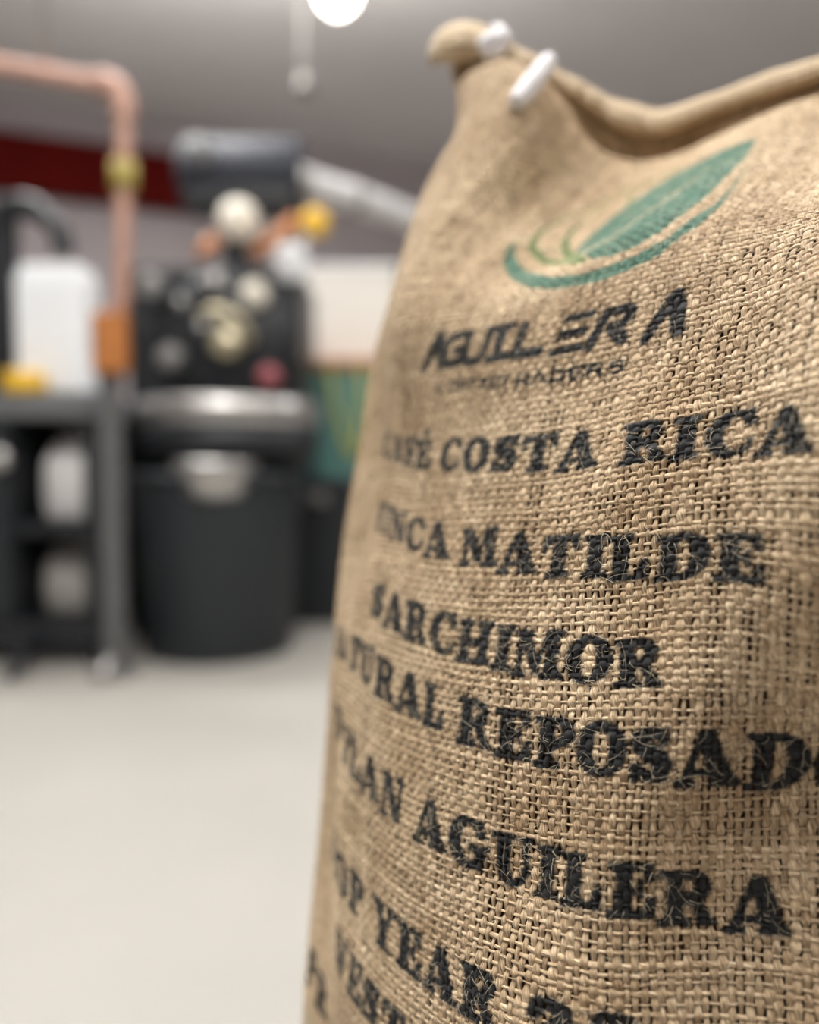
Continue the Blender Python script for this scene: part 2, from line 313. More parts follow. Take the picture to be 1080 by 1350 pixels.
SF = .16; ST = .33
def _stem(x, y, cx, w=ST, sw=.55, top=True, bot=True):
    m = re(x, y, cx - w / 2, 0, cx + w / 2, 1)
    if bot: m |= re(x, y, cx - sw / 2, 0, cx + sw / 2, SF - .02)
    if top: m |= re(x, y, cx - sw / 2, 1 - SF + .02, cx + sw / 2, 1)
    return m


def slab_glyph(ch, x, y):
    W_ = GW[ch]
    if ch == 'I': return _stem(x, y, .29)
    if ch == 'L': return _stem(x, y, .29) | re(x, y, .1, 0, .85, .15) | pip(x, y, [(.85, 0), (.85, .46), (.73, .46), (.58, .12)])
    if ch in 'EÉF':
        m = _stem(x, y, .3, sw=.58) | re(x, y, .1, .86, .84, 1) | pip(x, y, [(.84, 1), (.84, .64), (.73, .64), (.6, .88)])
        m |= re(x, y, .4, .44, .62, .57) | re(x, y, .56, .32, .66, .7)
        if ch != 'F': m |= re(x, y, .1, 0, .88, .14) | pip(x, y, [(.88, 0), (.88, .4), (.77, .4), (.62, .12)])
        if ch == 'É': m |= pip(x, y, [(.36, 1.08), (.5, 1.08), (.72, 1.34), (.5, 1.34)])
        return m
    if ch == 'T':
        return _stem(x, y, .475, top=False) | re(x, y, 0.02, .85, .93, 1) | pip(x, y, [(.02, 1), (.02, .6), (.13, .6), (.26, .88)]) | pip(x, y, [(.93, 1), (.93, .6), (.82, .6), (.69, .88)])
    if ch == 'H': return _stem(x, y, .26, .3, .5) | _stem(x, y, .84, .3, .5) | re(x, y, .3, .42, .8, .57)
    if ch == 'N':
        return re(x, y, .12, 0, .27, 1) | re(x, y, 0, 0, .4, .13) | re(x, y, 0, .87, .38, 1) | pip(x, y, [(.08, 1), (.42, 1), (.92, 0), (.62, 0)]) | re(x, y, .78, 0, .92, 1) | re(x, y, .64, .87, 1.03, 1)
    if ch == 'M':
        return re(x, y, .1, 0, .24, 1) | re(x, y, 0, 0, .36, .14) | re(x, y, 0, .87, .3, 1) | pip(x, y, [(.1, 1), (.43, 1), (.72, .1), (.5, .1)]) | pip(x, y, [(.52, .1), (.64, .1), (.86, 1), (.78, 1)]) \
            | re(x, y, .8, 0, 1.1, 1) | re(x, y, .68, 0, 1.22, .14) | re(x, y, .78, .87, 1.22, 1)
    if ch == 'A':
        o = pip(x, y, [(.06, 0), (.44, 1), (.68, 1), (1.08, 0), (.68, 0), (.45, .68), (.24, 0)])
        return o | re(x, y, .28, .2, .82, .33) | re(x, y, 0, 0, .38, .13) | re(x, y, .58, 0, 1.12, .13)
    if ch in 'PR':
        m = _stem(x, y, .3, sw=.58)
        bw = el(x, y, .52, .7, .38, .3) & (x > .4) & ~el(x, y, .52, .71, .1, .13) | re(x, y, .4, .86, .56, 1)
        bw |= re(x, y, .4, .42, .56, .55)
        m |= bw & ~re(x, y, .47, .6, .54, .82)
        if ch == 'R': m |= pip(x, y, [(.5, .5), (.72, .5), (.92, .16), (.98, .13), (1.03, 0), (.68, 0), (.6, .3), (.5, .42)])
        return m
    if ch == 'D': return _stem(x, y, .29, sw=.55) | ((el(x, y, .5, .5, .54, .5) & (x > .4)) & ~el(x, y, .5, .5, .17, .36)) | re(x, y, .4, .88, .5, 1) | re(x, y, .4, 0, .5, .12)
    if ch == 'O': return el(x, y, .5, .5, .5, .52) & ~el(x, y, .5, .5, .16, .36)
    if ch in 'CG':
        m = el(x, y, .5, .5, .49, .52) & ~el(x, y, .55, .5, .2, .37)
        m &= ~((x > .56) & (y > .34) & (y < .64))
        m |= re(x, y, .78, .62, .9, 1) & (y > .62)
        if ch == 'G': m |= re(x, y, .52, .37, 1.02, .5) | re(x, y, .66, .0, .9, .42)
        else: m &= ~((x > .66) & (y < .33) & (y > .2) & (x < .8))
        return m
    if ch == 'S':
        m = stroke(x, y, [(.66, .74), (.56, .87), (.4, .9), (.24, .82), (.22, .68), (.36, .55), (.54, .46), (.64, .32), (.58, .16), (.42, .1), (.26, .13), (.17, .27)],
                   [.1, .1, .1, .15, .17, .18, .18, .17, .15, .1, .1, .1])
        return m | re(x, y, .66, .66, .78, 1) | re(x, y, .04, 0, .15, .36)
    if ch == 'U':
        m = (re(x, y, .12, .35, .44, 1) | re(x, y, .72, .35, .87, 1)) | (el(x, y, .5, .36, .38, .38) & (y < .38) & ~el(x, y, .57, .36, .14, .2))
        return m | re(x, y, 0, .87, .54, 1) | re(x, y, .6, .87, 1.0, 1)
    if ch == 'Y':
        return re(x, y, .36, 0, .68, .5) | re(x, y, .25, 0, .8, .14) | pip(x, y, [(.08, 1), (.44, 1), (.66, .42), (.36, .42)]) | pip(x, y, [(.8, 1), (.94, 1), (.66, .42), (.5, .42)]) | re(x, y, 0, .87, .5, 1) | re(x, y, .64, .87, 1.02, 1)
    if ch == 'W':
        return pip(x, y, [(.06, 1), (.38, 1), (.52, .35), (.62, .7), (.72, .35), (1.0, .35), (.8, 0), (.62, 0), (.52, .3), (.42, 0), (.26, 0)]) \
            | pip(x, y, [(.5, 1), (.78, 1), (.98, .3), (.88, 0), (.72, 0)]) | pip(x, y, [(1.06, 1), (1.2, 1), (.98, 0), (.84, 0)]) | re(x, y, 0, .87, .44, 1) | re(x, y, .5, .87, .82, 1) | re(x, y, .96, .87, 1.32, 1)
    if ch == '2':
        m = stroke(x, y, [(.18, .68), (.26, .86), (.44, .89), (.62, .8), (.64, .64), (.5, .48), (.3, .34), (.18, .18)], [.12, .12, .11, .15, .16, .14, .11, .1])
        return m | re(x, y, .06, 0, .84, .2) | re(x, y, .72, 0, .84, .36)
    return np.zeros(x.shape, bool)


def logo_glyph(ch, x, y):
    """wide square-cut capitals of the company name, drawn in a unit box"""
    r = .115
    if ch == 'A': return stroke(x, y, [(.12, .08), (.5, .9)], [.13, .16]) | stroke(x, y, [(.55, .9), (.84, .08)], [.18, .16])
    if ch == 'G': return stroke(x, y, [(.88, .88), (.34, .88), (.16, .7), (.12, .26), (.26, .12), (.78, .12), (.84, .46), (.55, .46)], r)
    if ch == 'U': return stroke(x, y, [(.2, .92), (.12, .28), (.26, .12), (.72, .12), (.86, .3), (.92, .92)], r)
    if ch == 'I': return re(x, y, .1, 0, .95, .2) | re(x, y, .1, .8, .95, 1) | re(x, y, .36, 0, .66, 1)
    if ch == 'L': return stroke(x, y, [(.34, .9), (.24, .14), (.9, .12)], [.13, .13, .13])
    if ch == 'E': return pip(x, y, [(.2, .8), (.26, 1), (1.02, 1), (.98, .8)]) | pip(x, y, [(.12, .4), (.16, .6), (.92, .6), (.88, .4)]) | pip(x, y, [(0, 0), (.06, .2), (.86, .2), (.82, 0)])
    if ch == 'R': return stroke(x, y, [(.04, .08), (.3, .9)], .12) | stroke(x, y, [(.3, .88), (.78, .88), (.92, .7), (.76, .48), (.5, .44)], .12) | stroke(x, y, [(.5, .46), (.84, .1)], .15)
    return np.zeros(x.shape, bool)


def thin_glyph(ch, x, y):
    r = .125
    if ch in 'CO':
        m = el(x, y, .5, .5, .48, .54) & ~el(x, y, .5, .5, .27, .32)
        return m & ~((x > .6) & (abs(y - .5) < .2)) if ch == 'C' else m
    d = dict(F=[[(.15, 0), (.15, .94), (.85, .94)], [(.15, .5), (.75, .5)]], E=[[(.85, .06), (.15, .06), (.15, .94), (.85, .94)], [(.15, .5), (.75, .5)]],
             T=[[(.05, .94), (.95, .94)], [(.5, 0), (.5, .94)]], R=[[(.15, 0), (.15, .94), (.75, .9), (.85, .7), (.7, .48), (.15, .48)], [(.5, .48), (.9, 0)]],
             A=[[(.05, 0), (.5, .98), (.95, 0)], [(.25, .32), (.75, .32)]], D=[[(.15, .06), (.15, .94), (.6, .9), (.88, .6), (.86, .34), (.6, .1), (.15, .06)]],
             S=[[(.88, .82), (.6, .96), (.2, .86), (.2, .6), (.8, .42), (.84, .14), (.5, .02), (.1, .16)]])
    m = np.zeros(x.shape, bool)
    for p in d.get(ch, []): m |= stroke(x, y, p, r)
    return m


# each entry: letter, centre u, foot v, width, height, lean (all tenths of a millimetre)
def print_mask(u, v, black, green, olive, first=True):
    """adds coverage of the three inks at cloth points (u, v)"""
    for ri, row in enumerate(PRINT_ROWS):
        for ch, uc, vb, w_, h_, le in row:
            uc_, vb_, ww, hh, ll = uc / 1e4, vb / 1e4, w_ / 1e4, h_ / 1e4, le / 1e4
            s = (np.abs(u - uc_) < ww * .8 + abs(ll)) & (v > vb_ - hh * .1) & (v < vb_ + hh * 1.45)
            idx = np.nonzero(s)[0]
            if not len(idx): continue
            y = (v[idx] - vb_) / hh; xx = (u[idx] - uc_ - ll * (y - .5)) / ww
            if ri < 7 or ri > 8: g = slab_glyph(ch, xx * GW[ch] + GW[ch] / 2, y)
            elif ri == 7: g = logo_glyph(ch, xx * .92 + .5, y)
            else: g = thin_glyph(ch, xx + .5, y)
            if ri != 8: black[idx] += g
            elif first: black[idx] += g * 3.6
    s = np.nonzero((np.abs(u) < .12) & (v > .66) & (v < .95))[0]
    if len(s):
        x, y = u[s] * 1e4, v[s] * 1e4
        vein = stroke(x, y, EMBLEM['vein'], [22, 20, 18, 14, 11, 6])
        green[s] += (pip(x, y, EMBLEM['leaf']) & ~vein) | pip(x, y, EMBLEM['crescent'])
        ol = stroke(x, y, EMBLEM['olive'], [30, 34, 30, 26, 20, 14, 10, 9, 10, 12, 14]) | stroke(x, y, EMBLEM['olive2'], [34, 28, 22, 14, 10, 8]) \
            | stroke(x, y, EMBLEM['olive3'], [14, 11, 8]) | stroke(x, y, EMBLEM['olive4'], 12)
        olive[s] += ol & ~pip(x, y, EMBLEM['leaf'])


def ink_colours(u, v):
    n = len(u); k, g, o = np.zeros(n), np.zeros(n), np.zeros(n)
    off = [(0, 0), (.0006, .0001), (-.0006, -.0001), (.0001, -.0006), (-.0001, .0006)]
    ju = RNG.normal(0, .00018, n); jv = RNG.normal(0, .00018, n)
    for q_, (a, b) in enumerate(off): print_mask(u + a + ju, v + b + jv, k, g, o, q_ == 0)
    c = np.stack([k * 1.7, g, o], -1) / len(off)
    return np.clip(c, 0, 1)


# ------------------------------------------------------------------ burlap material
def burlap_material(name, threads=True, dark=1.0):
    m = bpy.data.materials.new(name); m.use_nodes = True
    nt = m.node_tree; N = nt.nodes; L = nt.links; b = N['Principled BSDF']
    b.inputs['Roughness'].default_value = .62
    b.inputs['Specular IOR Level'].default_value = .35
    if 'Sheen Weight' in b.inputs: b.inputs['Sheen Weight'].default_value = .06
    def new(t, **k):
        x = N.new(t)
        for a, v_ in k.items(): setattr(x, a, v_)
        return x
    def mixc(f, a, c, kind='MIX'):
        x = new('ShaderNodeMix', data_type='RGBA', blend_type=kind)
        for s, val in ((x.inputs[0], f), (x.inputs[6], a), (x.inputs[7], c)):
            if hasattr(val, 'is_linked'): L.new(val, s)
            else: s.default_value = val
        return x.outputs[2]
    if threads:
        fib = new('ShaderNodeAttribute', attribute_name='fibre').outputs['Vector']
        tone = new('ShaderNodeAttribute', attribute_name='tone').outputs['Fac']
        ink = new('ShaderNodeAttribute', attribute_name='ink')
        n1 = new('ShaderNodeTexNoise'); n1.inputs['Scale'].default_value = 1.0; n1.inputs['Detail'].default_value = 3; L.new(fib, n1.inputs['Vector'])
        r = new('ShaderNodeValToRGB'); e = r.color_ramp.elements
        e[0].position = .3; e[0].color = lin((126, 103, 78)); e[1].position = .7; e[1].color = lin((248, 234, 211))
        e2 = r.color_ramp.elements.new(.5); e2.color = lin((204, 182, 151))
        L.new(n1.outputs['Fac'], r.inputs[0])
        tr = new('ShaderNodeValToRGB'); tr.color_ramp.elements[0].color = (.56, .48, .40, 1); tr.color_ramp.elements[1].color = (1.25, 1.24, 1.2, 1)
        L.new(tone, tr.inputs[0])
        col = mixc(1.0, r.outputs[0], tr.outputs[0], 'MULTIPLY')
        tc = new('ShaderNodeTexCoord'); n3 = new('ShaderNodeTexNoise'); n3.inputs['Scale'].default_value = 22; n3.inputs['Detail'].default_value = 4
        L.new(tc.outputs['Object'], n3.inputs['Vector'])
        r3 = new('ShaderNodeValToRGB'); r3.color_ramp.elements[0].position = .35; r3.color_ramp.elements[0].color = (.82, .77, .71, 1)
        r3.color_ramp.elements[1].position = .65; r3.color_ramp.elements[1].color = (1.04, 1.04, 1.04, 1); L.new(n3.outputs['Fac'], r3.inputs[0])
        col = mixc(1.0, col, r3.outputs[0], 'MULTIPLY')
        sep = new('ShaderNodeSeparateColor'); L.new(ink.outputs['Color'], sep.inputs[0])
        # fibres that took no ink show through
        def cover(ch, lo, hi, amt):
            mth = new('ShaderNodeMath', operation='MULTIPLY'); mr = new('ShaderNodeMapRange')
            mr.inputs['From Min'].default_value = lo; mr.inputs['From Max'].default_value = hi
            mr.inputs['To Min'].default_value = amt; mr.inputs['To Max'].default_value = 1.0
            L.new(n1.outputs['Fac'], mr.inputs[0])
            inv = new('ShaderNodeMath', operation='SUBTRACT'); inv.inputs[0].default_value = 1 + amt; L.new(mr.outputs[0], inv.inputs[1])
            L.new(inv.outputs[0], mth.inputs[0]); L.new(ch, mth.inputs[1]); mth.use_clamp = True
            return mth.outputs[0]
        col = mixc(cover(sep.outputs[2], .55, .8, .6), col, lin((104, 124, 70)))
        col = mixc(cover(sep.outputs[1], .55, .85, .55), col, lin((72, 116, 97)))
        ik = mixc(n1.outputs['Fac'], lin((9, 10, 11)), lin((34, 35, 36)))
        col = mixc(cover(sep.outputs[0], .68, .95, .72), col, ik)
        L.new(col, b.inputs['Base Color'])
        bp = new('ShaderNodeBump'); bp.inputs['Strength'].default_value = .9; bp.inputs['Distance'].default_value = .0006
        L.new(n1.outputs['Fac'], bp.inputs['Height']); L.new(bp.outputs[0], b.inputs['Normal'])
    else:
        uv = new('ShaderNodeAttribute', attribute_name='cloth').outputs['Vector']
        sp = new('ShaderNodeSeparateXYZ'); L.new(uv, sp.inputs[0])
        def wave(sock, pitch, ph=0.):
            a = new('ShaderNodeMath', operation='MULTIPLY'); a.inputs[1].default_value = math.pi / pitch; L.new(sock, a.inputs[0])
            s = new('ShaderNodeMath', operation='SINE'); L.new(a.outputs[0], s.inputs[0]); return s.outputs[0]
        a = wave(sp.outputs[0], .0031); c = wave(sp.outputs[1], .0034)
        p = new('ShaderNodeMath', operation='MULTIPLY'); L.new(a, p.inputs[0]); L.new(c, p.inputs[1])
        ab = new('ShaderNodeMath', operation='ABSOLUTE'); L.new(p.outputs[0], ab.inputs[0])
        n1 = new('ShaderNodeTexNoise'); n1.inputs['Scale'].default_value = 260; n1.inputs['Detail'].default_value = 3; L.new(uv, n1.inputs['Vector'])
        r = new('ShaderNodeValToRGB'); e = r.color_ramp.elements
        e[0].position = .0; e[0].color = lin(tuple(x * dark for x in (140, 118, 92))); e[1].position = .45; e[1].color = lin(tuple(x * dark for x in (206, 185, 154)))
        L.new(ab.outputs[0], r.inputs[0])
        r2 = new('ShaderNodeValToRGB'); r2.color_ramp.elements[0].position = .3; r2.color_ramp.elements[0].color = (.75, .72, .68, 1)
        r2.color_ramp.elements[1].position = .7; r2.color_ramp.elements[1].color = (1.1, 1.1, 1.08, 1); L.new(n1.outputs['Fac'], r2.inputs[0])
        L.new(mixc(1.0, r.outputs[0], r2.outputs[0], 'MULTIPLY'), b.inputs['Base Color'])
        bp = new('ShaderNodeBump'); bp.inputs['Strength'].default_value = .7; bp.inputs['Distance'].default_value = .001
        L.new(ab.outputs[0], bp.inputs['Height']); L.new(bp.outputs[0], b.inputs['Normal'])
    return m


M_thread = burlap_material('jute_threads', True)
M_cloth = burlap_material('jute_cloth', False)
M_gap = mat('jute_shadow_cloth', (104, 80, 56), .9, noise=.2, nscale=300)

sack = thing('coffee_sack', 'tall tan jute coffee sack with black stencil lettering and green oval emblem, nearest the camera', 'sack', (.1, .42, 0))
SO = np.array(sack.location)
bpy.context.view_layer.update()


def fast_mesh(name, V_, F_, m, parent, attrs=None, off=SO):
    """V_ (n,3); F_ (m,4) quads"""
    me = bpy.data.meshes.new(name)
    V_ = (V_ - off).astype(np.float32)
    me.vertices.add(len(V_)); me.vertices.foreach_set('co', V_.ravel())
    k = F_.shape[1]
    me.loops.add(F_.size); me.loops.foreach_set('vertex_index', F_.astype(np.int32).ravel())
    me.polygons.add(len(F_)); me.polygons.foreach_set('loop_start', np.arange(0, F_.size, k, dtype=np.int32))
    me.update(calc_edges=True)
    for an, (ty, dat) in (attrs or {}).items():
        at = me.attributes.new(an, ty, 'POINT')
        at.data.foreach_set({'FLOAT': 'value', 'FLOAT_VECTOR': 'vector', 'FLOAT_COLOR': 'color'}[ty], dat.astype(np.float32).ravel())
    return link(name, me, m, parent, True)


def snoise(x, seed, step):
    """smooth 1-d value noise"""
    r = np.random.default_rng(seed).normal(0, 1, 4096)
    a = x / step + 1000; i = np.floor(a).astype(int); f = a - i; f = f * f * (3 - 2 * f)
    return r[i % 4096] * (1 - f) + r[(i + 1) % 4096] * f


PU, PV = .0029, .0031
U_A, U_B, V_A, V_B = -.245, .205, .33, .9685
nw, nf = int((U_B - U_A) / PU), int((V_B - V_A) / PV)


def thread_sheet(n_thr, n_along, cross, fn):
    """grid of n_thr threads x n_along rings x cross verts; fn gives u, v, height, fibre, tone"""
    t = np.arange(n_thr)[:, None, None]; s = np.arange(n_along)[None, :, None]; a = np.arange(cross)[None, None, :]
    t, s, a = np.broadcast_arrays(t, s, a)
    u, v, h, fib, tone, ic = fn(t, s, a)
    X, Nn = surf(u.ravel(), v.ravel())
    X = X + Nn * h.ravel()[:, None]
    idx = np.arange(n_thr * n_along * cross).reshape(n_thr, n_along, cross)
    F_ = np.stack([idx[:, :-1, :-1], idx[:, :-1, 1:], idx[:, 1:, 1:], idx[:, 1:, :-1]], -1).reshape(-1, 4)
    return X, F_, u.ravel(), v.ravel(), fib.reshape(-1, 3), tone.ravel()


lat_w = RNG.normal(0, .00012, nw + 2); wid_w = np.clip(RNG.normal(1.0, .12, nw + 2), .75, 1.25); ton_w = RNG.normal(0, .10, nw + 2)
lat_f = RNG.normal(0, .00022, nf + 2); wid_f = np.clip(RNG.normal(1.0, .22, nf + 2), .6, 1.7); ton_f = RNG.normal(0, .08, nf + 2)
wid_f[RNG.random(nf + 2) < .06] *= 1.5


def warp_lat(j, v): return lat_w[j] + 0.00022 * snoise(v + j * 7.3, 11, .022) + .00014 * snoise(v + j * 3.1, 12, .006)
def weft_lat(j, u): return lat_f[j] + .00032 * snoise(u + j * 5.7, 13, .025) + .00018 * snoise(u + j * 2.3, 14, .007)


def warp_fn(t, s, a, R=5, NC=5):
    v = V_A + (s / R) * PV
    ang = (a / (NC - 1) - .5) * math.radians(215)
    slub = np.clip(1 + .22 * snoise(v + t * 9.1, 21, .006) + .12 * snoise(v + t * 4.3, 22, .0018), .6, 1.5)
    ph = np.cos(math.pi * (v - V_A) / PV + math.pi * t)          # +1 over, -1 under
    w_ = .00142 * wid_w[t] * slub * (1 + .10 * ph)
    u = U_A + (t + .5) * PU + warp_lat(t, v) + w_ * np.sin(ang)
    h = .00046 * ph + .00050 * np.cos(ang) * (.7 + .3 * slub)
    v2 = v + weft_lat(np.clip(np.round((v - V_A) / PV).astype(int), 0, nf), u) * .6
    along = (v - V_A)
    fib = np.stack([(ang * .0011) * 3400 + along * 700 + t * 37.0, along * 260 + t * 11.0, t * 3.7 + 0 * a], -1)
    tone = .5 + ton_w[t] + .15 * snoise(v + t * 5.5, 23, .004)
    return u, v2, h, fib, tone, None


def weft_fn(t, s, a, R=4, NC=5):
    u = U_A + (s / R) * PU
    ang = (a / (NC - 1) - .5) * math.radians(-215)
    slub = np.clip(1 + .25 * snoise(u + t * 6.1, 31, .012) + .1 * snoise(u + t * 2.7, 32, .002), .6, 1.7)
    # the warp at (i+.5)PU is over where cos(pi*(v)/PV + pi*i) = +1, v = j*PV
    ph = np.cos(math.pi * ((u - U_A) / PU - .5) + math.pi * t)
    w_ = .00060 * wid_f[t] * slub
    v = V_A + t * PV + weft_lat(t, u) + w_ * np.sin(ang)
    h = -.00030 * ph + .00052 * np.cos(ang) * np.sqrt(wid_f[t])
    along = (u - U_A)
    fib = np.stack([(ang * .0008) * 3000 + along * 450 + t * 41.0, along * 230 + t * 13.0, t * 5.1 + 300 + 0 * a], -1)
    tone = .82 + ton_f[t] + .10 * snoise(u + t * 4.5, 33, .005)
    return u, v, h, fib, tone, None


Xa, Fa, ua, va, fa_, ta = thread_sheet(nw, nf * 5 + 1, 5, warp_fn)
Xb, Fb, ub, vb, fb_, tb = thread_sheet(nf + 1, nw * 4 + 1, 5, weft_fn)
for nm, X_, F_, u_, v_, f_, t_ in (('warp_threads', Xa, Fa, ua, va, fa_, ta), ('weft_threads', Xb, Fb, ub, vb, fb_, tb)):
    ic = ink_colours(u_, v_)
    ic4 = np.concatenate([ic, np.ones((len(ic), 1))], 1)
    o = fast_mesh(nm, X_, F_, M_thread, sack, {'fibre': ('FLOAT_VECTOR', f_), 'tone': ('FLOAT', np.clip(t_, 0, 1)), 'ink': ('FLOAT_COLOR', ic4)})
    o['kind'] = 'stuff'


def cloth_patch(name, u0, u1, nu, v0, v1, nv, off, m):
    uu, vv = np.meshgrid(np.linspace(u0, u1, nu), np.linspace(v0, v1, nv), indexing='ij')
    X, Nn = surf(uu.ravel(), vv.ravel()); X = X + Nn * off
    X[:, 2] = np.maximum(X[:, 2], .001)
    idx = np.arange(nu * nv).reshape(nu, nv)
    F_ = np.stack([idx[:-1, :-1], idx[1:, :-1], idx[1:, 1:], idx[:-1, 1:]], -1).reshape(-1, 4)
    return X, F_, np.stack([uu.ravel(), vv.ravel(), 0 * uu.ravel()], -1)


# dark sheet standing in for the shade in the weave gaps, and the plain cloth round the back and at the foot
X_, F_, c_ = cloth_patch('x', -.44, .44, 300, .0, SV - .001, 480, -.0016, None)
fast_mesh('gap_shade_sheet', X_, F_, M_gap, sack)
parts = [cloth_patch('x', .2, .63 - .0, 2, 0, 1, 2, 0, None)]
Xs, Fs, cs, base = [], [], [], 0
for (a, b, n1_, c0, d0, n2_) in ((U_A, U_B, 150, 0, V_A + .002, 110), (U_B - .002, .44, 90, 0, SV, 240), (-.44, U_A + .002, 90, 0, SV, 240)):
    X_, F_, c_ = cloth_patch('x', a, b, n1_, c0, d0, n2_, .0004, None)
    Xs.append(X_); Fs.append(F_ + base); cs.append(c_); base += len(X_)
fast_mesh('sack_cloth', np.concatenate(Xs), np.concatenate(Fs), M_cloth, sack, {'cloth': ('FLOAT_VECTOR', np.concatenate(cs))})

# loose fibres standing off the cloth
nfz = 5200
fu = RNG.uniform(-.17, .17, nfz); fv = RNG.uniform(.36, .9, nfz)
extra_u, extra_v = [], []
for row in PRINT_ROWS[:7]:
    for ch, uc, vb_, w_, h_, le in row:
        k = 14
        extra_u += list(RNG.uniform(uc - w_ / 2, uc + w_ / 2, k) / 1e4); extra_v += list(RNG.uniform(vb_, vb_ + h_, k) / 1e4)
fu = np.r_[fu, extra_u]; fv = np.r_[fv, extra_v]; nfz = len(fu)
seg = 6
th = RNG.uniform(0, 2 * math.pi, nfz); ln = np.clip(RNG.lognormal(-5.3, .6, nfz), .002, .022); cv = RNG.normal(0, .45, nfz); hh = RNG.uniform(.0004, .0014, nfz)
s = np.linspace(0, 1, seg)[None]
ang = th[:, None] + cv[:, None] * (s - .5) * 2
du_ = np.cumsum(np.cos(ang), 1) * (ln / seg)[:, None]; dv_ = np.cumsum(np.sin(ang), 1) * (ln / seg)[:, None]
uu = fu[:, None] + du_ - du_.mean(1, keepdims=True); vv = fv[:, None] + dv_ - dv_.mean(1, keepdims=True)
hz = .0008 + hh[:, None] * np.sin(math.pi * s) + RNG.normal(0, .0001, (nfz, seg))
Xc, Nc = surf(uu.ravel(), vv.ravel()); Xc = (Xc + Nc * hz.ravel()[:, None]).reshape(nfz, seg, 3); Nc = Nc.reshape(nfz, seg, 3)
T_ = np.gradient(Xc, axis=1); T_ /= np.linalg.norm(T_, axis=-1, keepdims=True) + 1e-9
Bn = np.cross(T_, Nc); Bn /= np.linalg.norm(Bn, axis=-1, keepdims=True) + 1e-9
rad = RNG.uniform(.00004, .00009, nfz)[:, None, None] * (1 - .6 * s[..., None])
ring = np.stack([Xc + Bn * rad, Xc + Nc * rad * 1.2, Xc - Bn * rad], 2)
idx = np.arange(nfz * seg * 3).reshape(nfz, seg, 3)
F1 = np.stack([idx[:, :-1, 0:2], idx[:, :-1, 1:3], idx[:, 1:, 1:3], idx[:, 1:, 0:2]], -1).reshape(-1, 4)
M_fuzz = mat('loose_jute_fibre', (214, 200, 172), .5, spec=.4)
o = fast_mesh('loose_fibres', ring.reshape(-1, 3), F1, M_fuzz, sack); o['kind'] = 'stuff'

# rolled and stitched hem along the mouth of the sack
def seam_frame(n):
    uu = np.linspace(-.222, .222, n)
    Xt, _ = surf(uu, np.full(n, SV - .0005)); Xl, _ = surf(uu, np.full(n, SV - .045))
    T = np.gradient(Xt, axis=0); T /= np.linalg.norm(T, axis=1, keepdims=True)
    D = Xt - Xl; D -= (D * T).sum(1, keepdims=True) * T; D = D / np.linalg.norm(D, axis=1, keepdims=True)
    D = .25 * D + .75 * np.array([0, 0, 1.0]); D -= (D * T).sum(1, keepdims=True) * T; D /= np.linalg.norm(D, axis=1, keepdims=True)
    Nf = np.cross(T, D)
    return uu, Xt, T, D, Nf


nh = 150
hu_, Xt, T_, D_, N_ = seam_frame(nh)
prof = [(-.004, -.016), (-.007, -.008), (-.007, .000), (-.003, .004), (.003, .0045), (.009, .0025), (.014, -.002), (.0165, -.008), (.0155, -.014), (.013, -.0165), (.0115, -.012), (.008, -.007), (.003, -.004), (-.001, -.006), (-.001, -.016)]
q = np.array(prof)
wob = 1 + .5 * np.exp(-((hu_ + .19) / .03) ** 2) + .10 * snoise(hu_, 41, .02) + .06 * snoise(hu_, 42, .007)
lift = .0012 * snoise(hu_, 43, .03)
Xh = Xt[:, None] + N_[:, None] * (q[None, :, :1] * wob[:, None, None]) + D_[:, None] * (q[None, :, 1:] * wob[:, None, None] + lift[:, None, None])
Xh = Xh.reshape(-1, 3); k = len(prof)
idx = np.arange(nh * k).reshape(nh, k)
nx = np.roll(idx, -1, 1)
Fh = np.stack([idx[:-1], nx[:-1], nx[1:], idx[1:]], -1).reshape(-1, 4)
cl = np.stack([np.repeat(hu_, k), np.tile(np.cumsum(np.r_[0, np.linalg.norm(np.diff(q, axis=0), axis=1)]), nh), np.zeros(nh * k)], -1)
fast_mesh('rolled_hem', Xh, Fh, M_cloth, sack, {'cloth': ('FLOAT_VECTOR', cl)})

TAIL = [(-.128, .926, .013), (-.124, .910, .009), (-.122, .894, .007), (-.121, .882, .006)]
# white closing twine: stitches along the hem and two knotted tails by the far corner
M_twine = mat('white_twine', (214, 212, 216), .7, noise=.06, nscale=400)
def local(p): return Vector(p) - Vector(SO)
for i, uu_ in enumerate((-.168, -.150)):
    j = int(np.argmin(np.abs(hu_ - uu_)))
    c = Vector(Xt[j]); n_ = Vector(N_[j]); d_ = Vector(D_[j]); t_ = Vector(T_[j])
    bm = bmesh.new()
    if i == 0:
        pts = [c + n_ * .014 + t_ * .002, c + n_ * .018 - d_ * .001 - t_ * .004, c + n_ * .022 - d_ * .006 + t_ * .006, c + n_ * .024 - d_ * .014 - t_ * .002, c + n_ * .022 - d_ * .017 + t_ * .006, c + n_ * .023 - d_ * .009 + t_ * .010]
    else:
        pts = []
        for (uq, vq, hq) in TAIL:
            p_, q_ = surf(np.array([uq]), np.array([vq])); pts.append(Vector(p_[0] + q_[0] * hq))
    rr = (.0058, .007)[i]
    sp = smooth_path([local(p) for p in pts], 8)
    tube(bm, sp, [rr * (.75 + .25 * math.sin(math.pi * a / (len(sp) - 1))) for a in range(len(sp))], 10)
    o = obj('twine_tail', bm, M_twine, sack, True); o['label'] = 'white twine tail knotted at the sack corner'

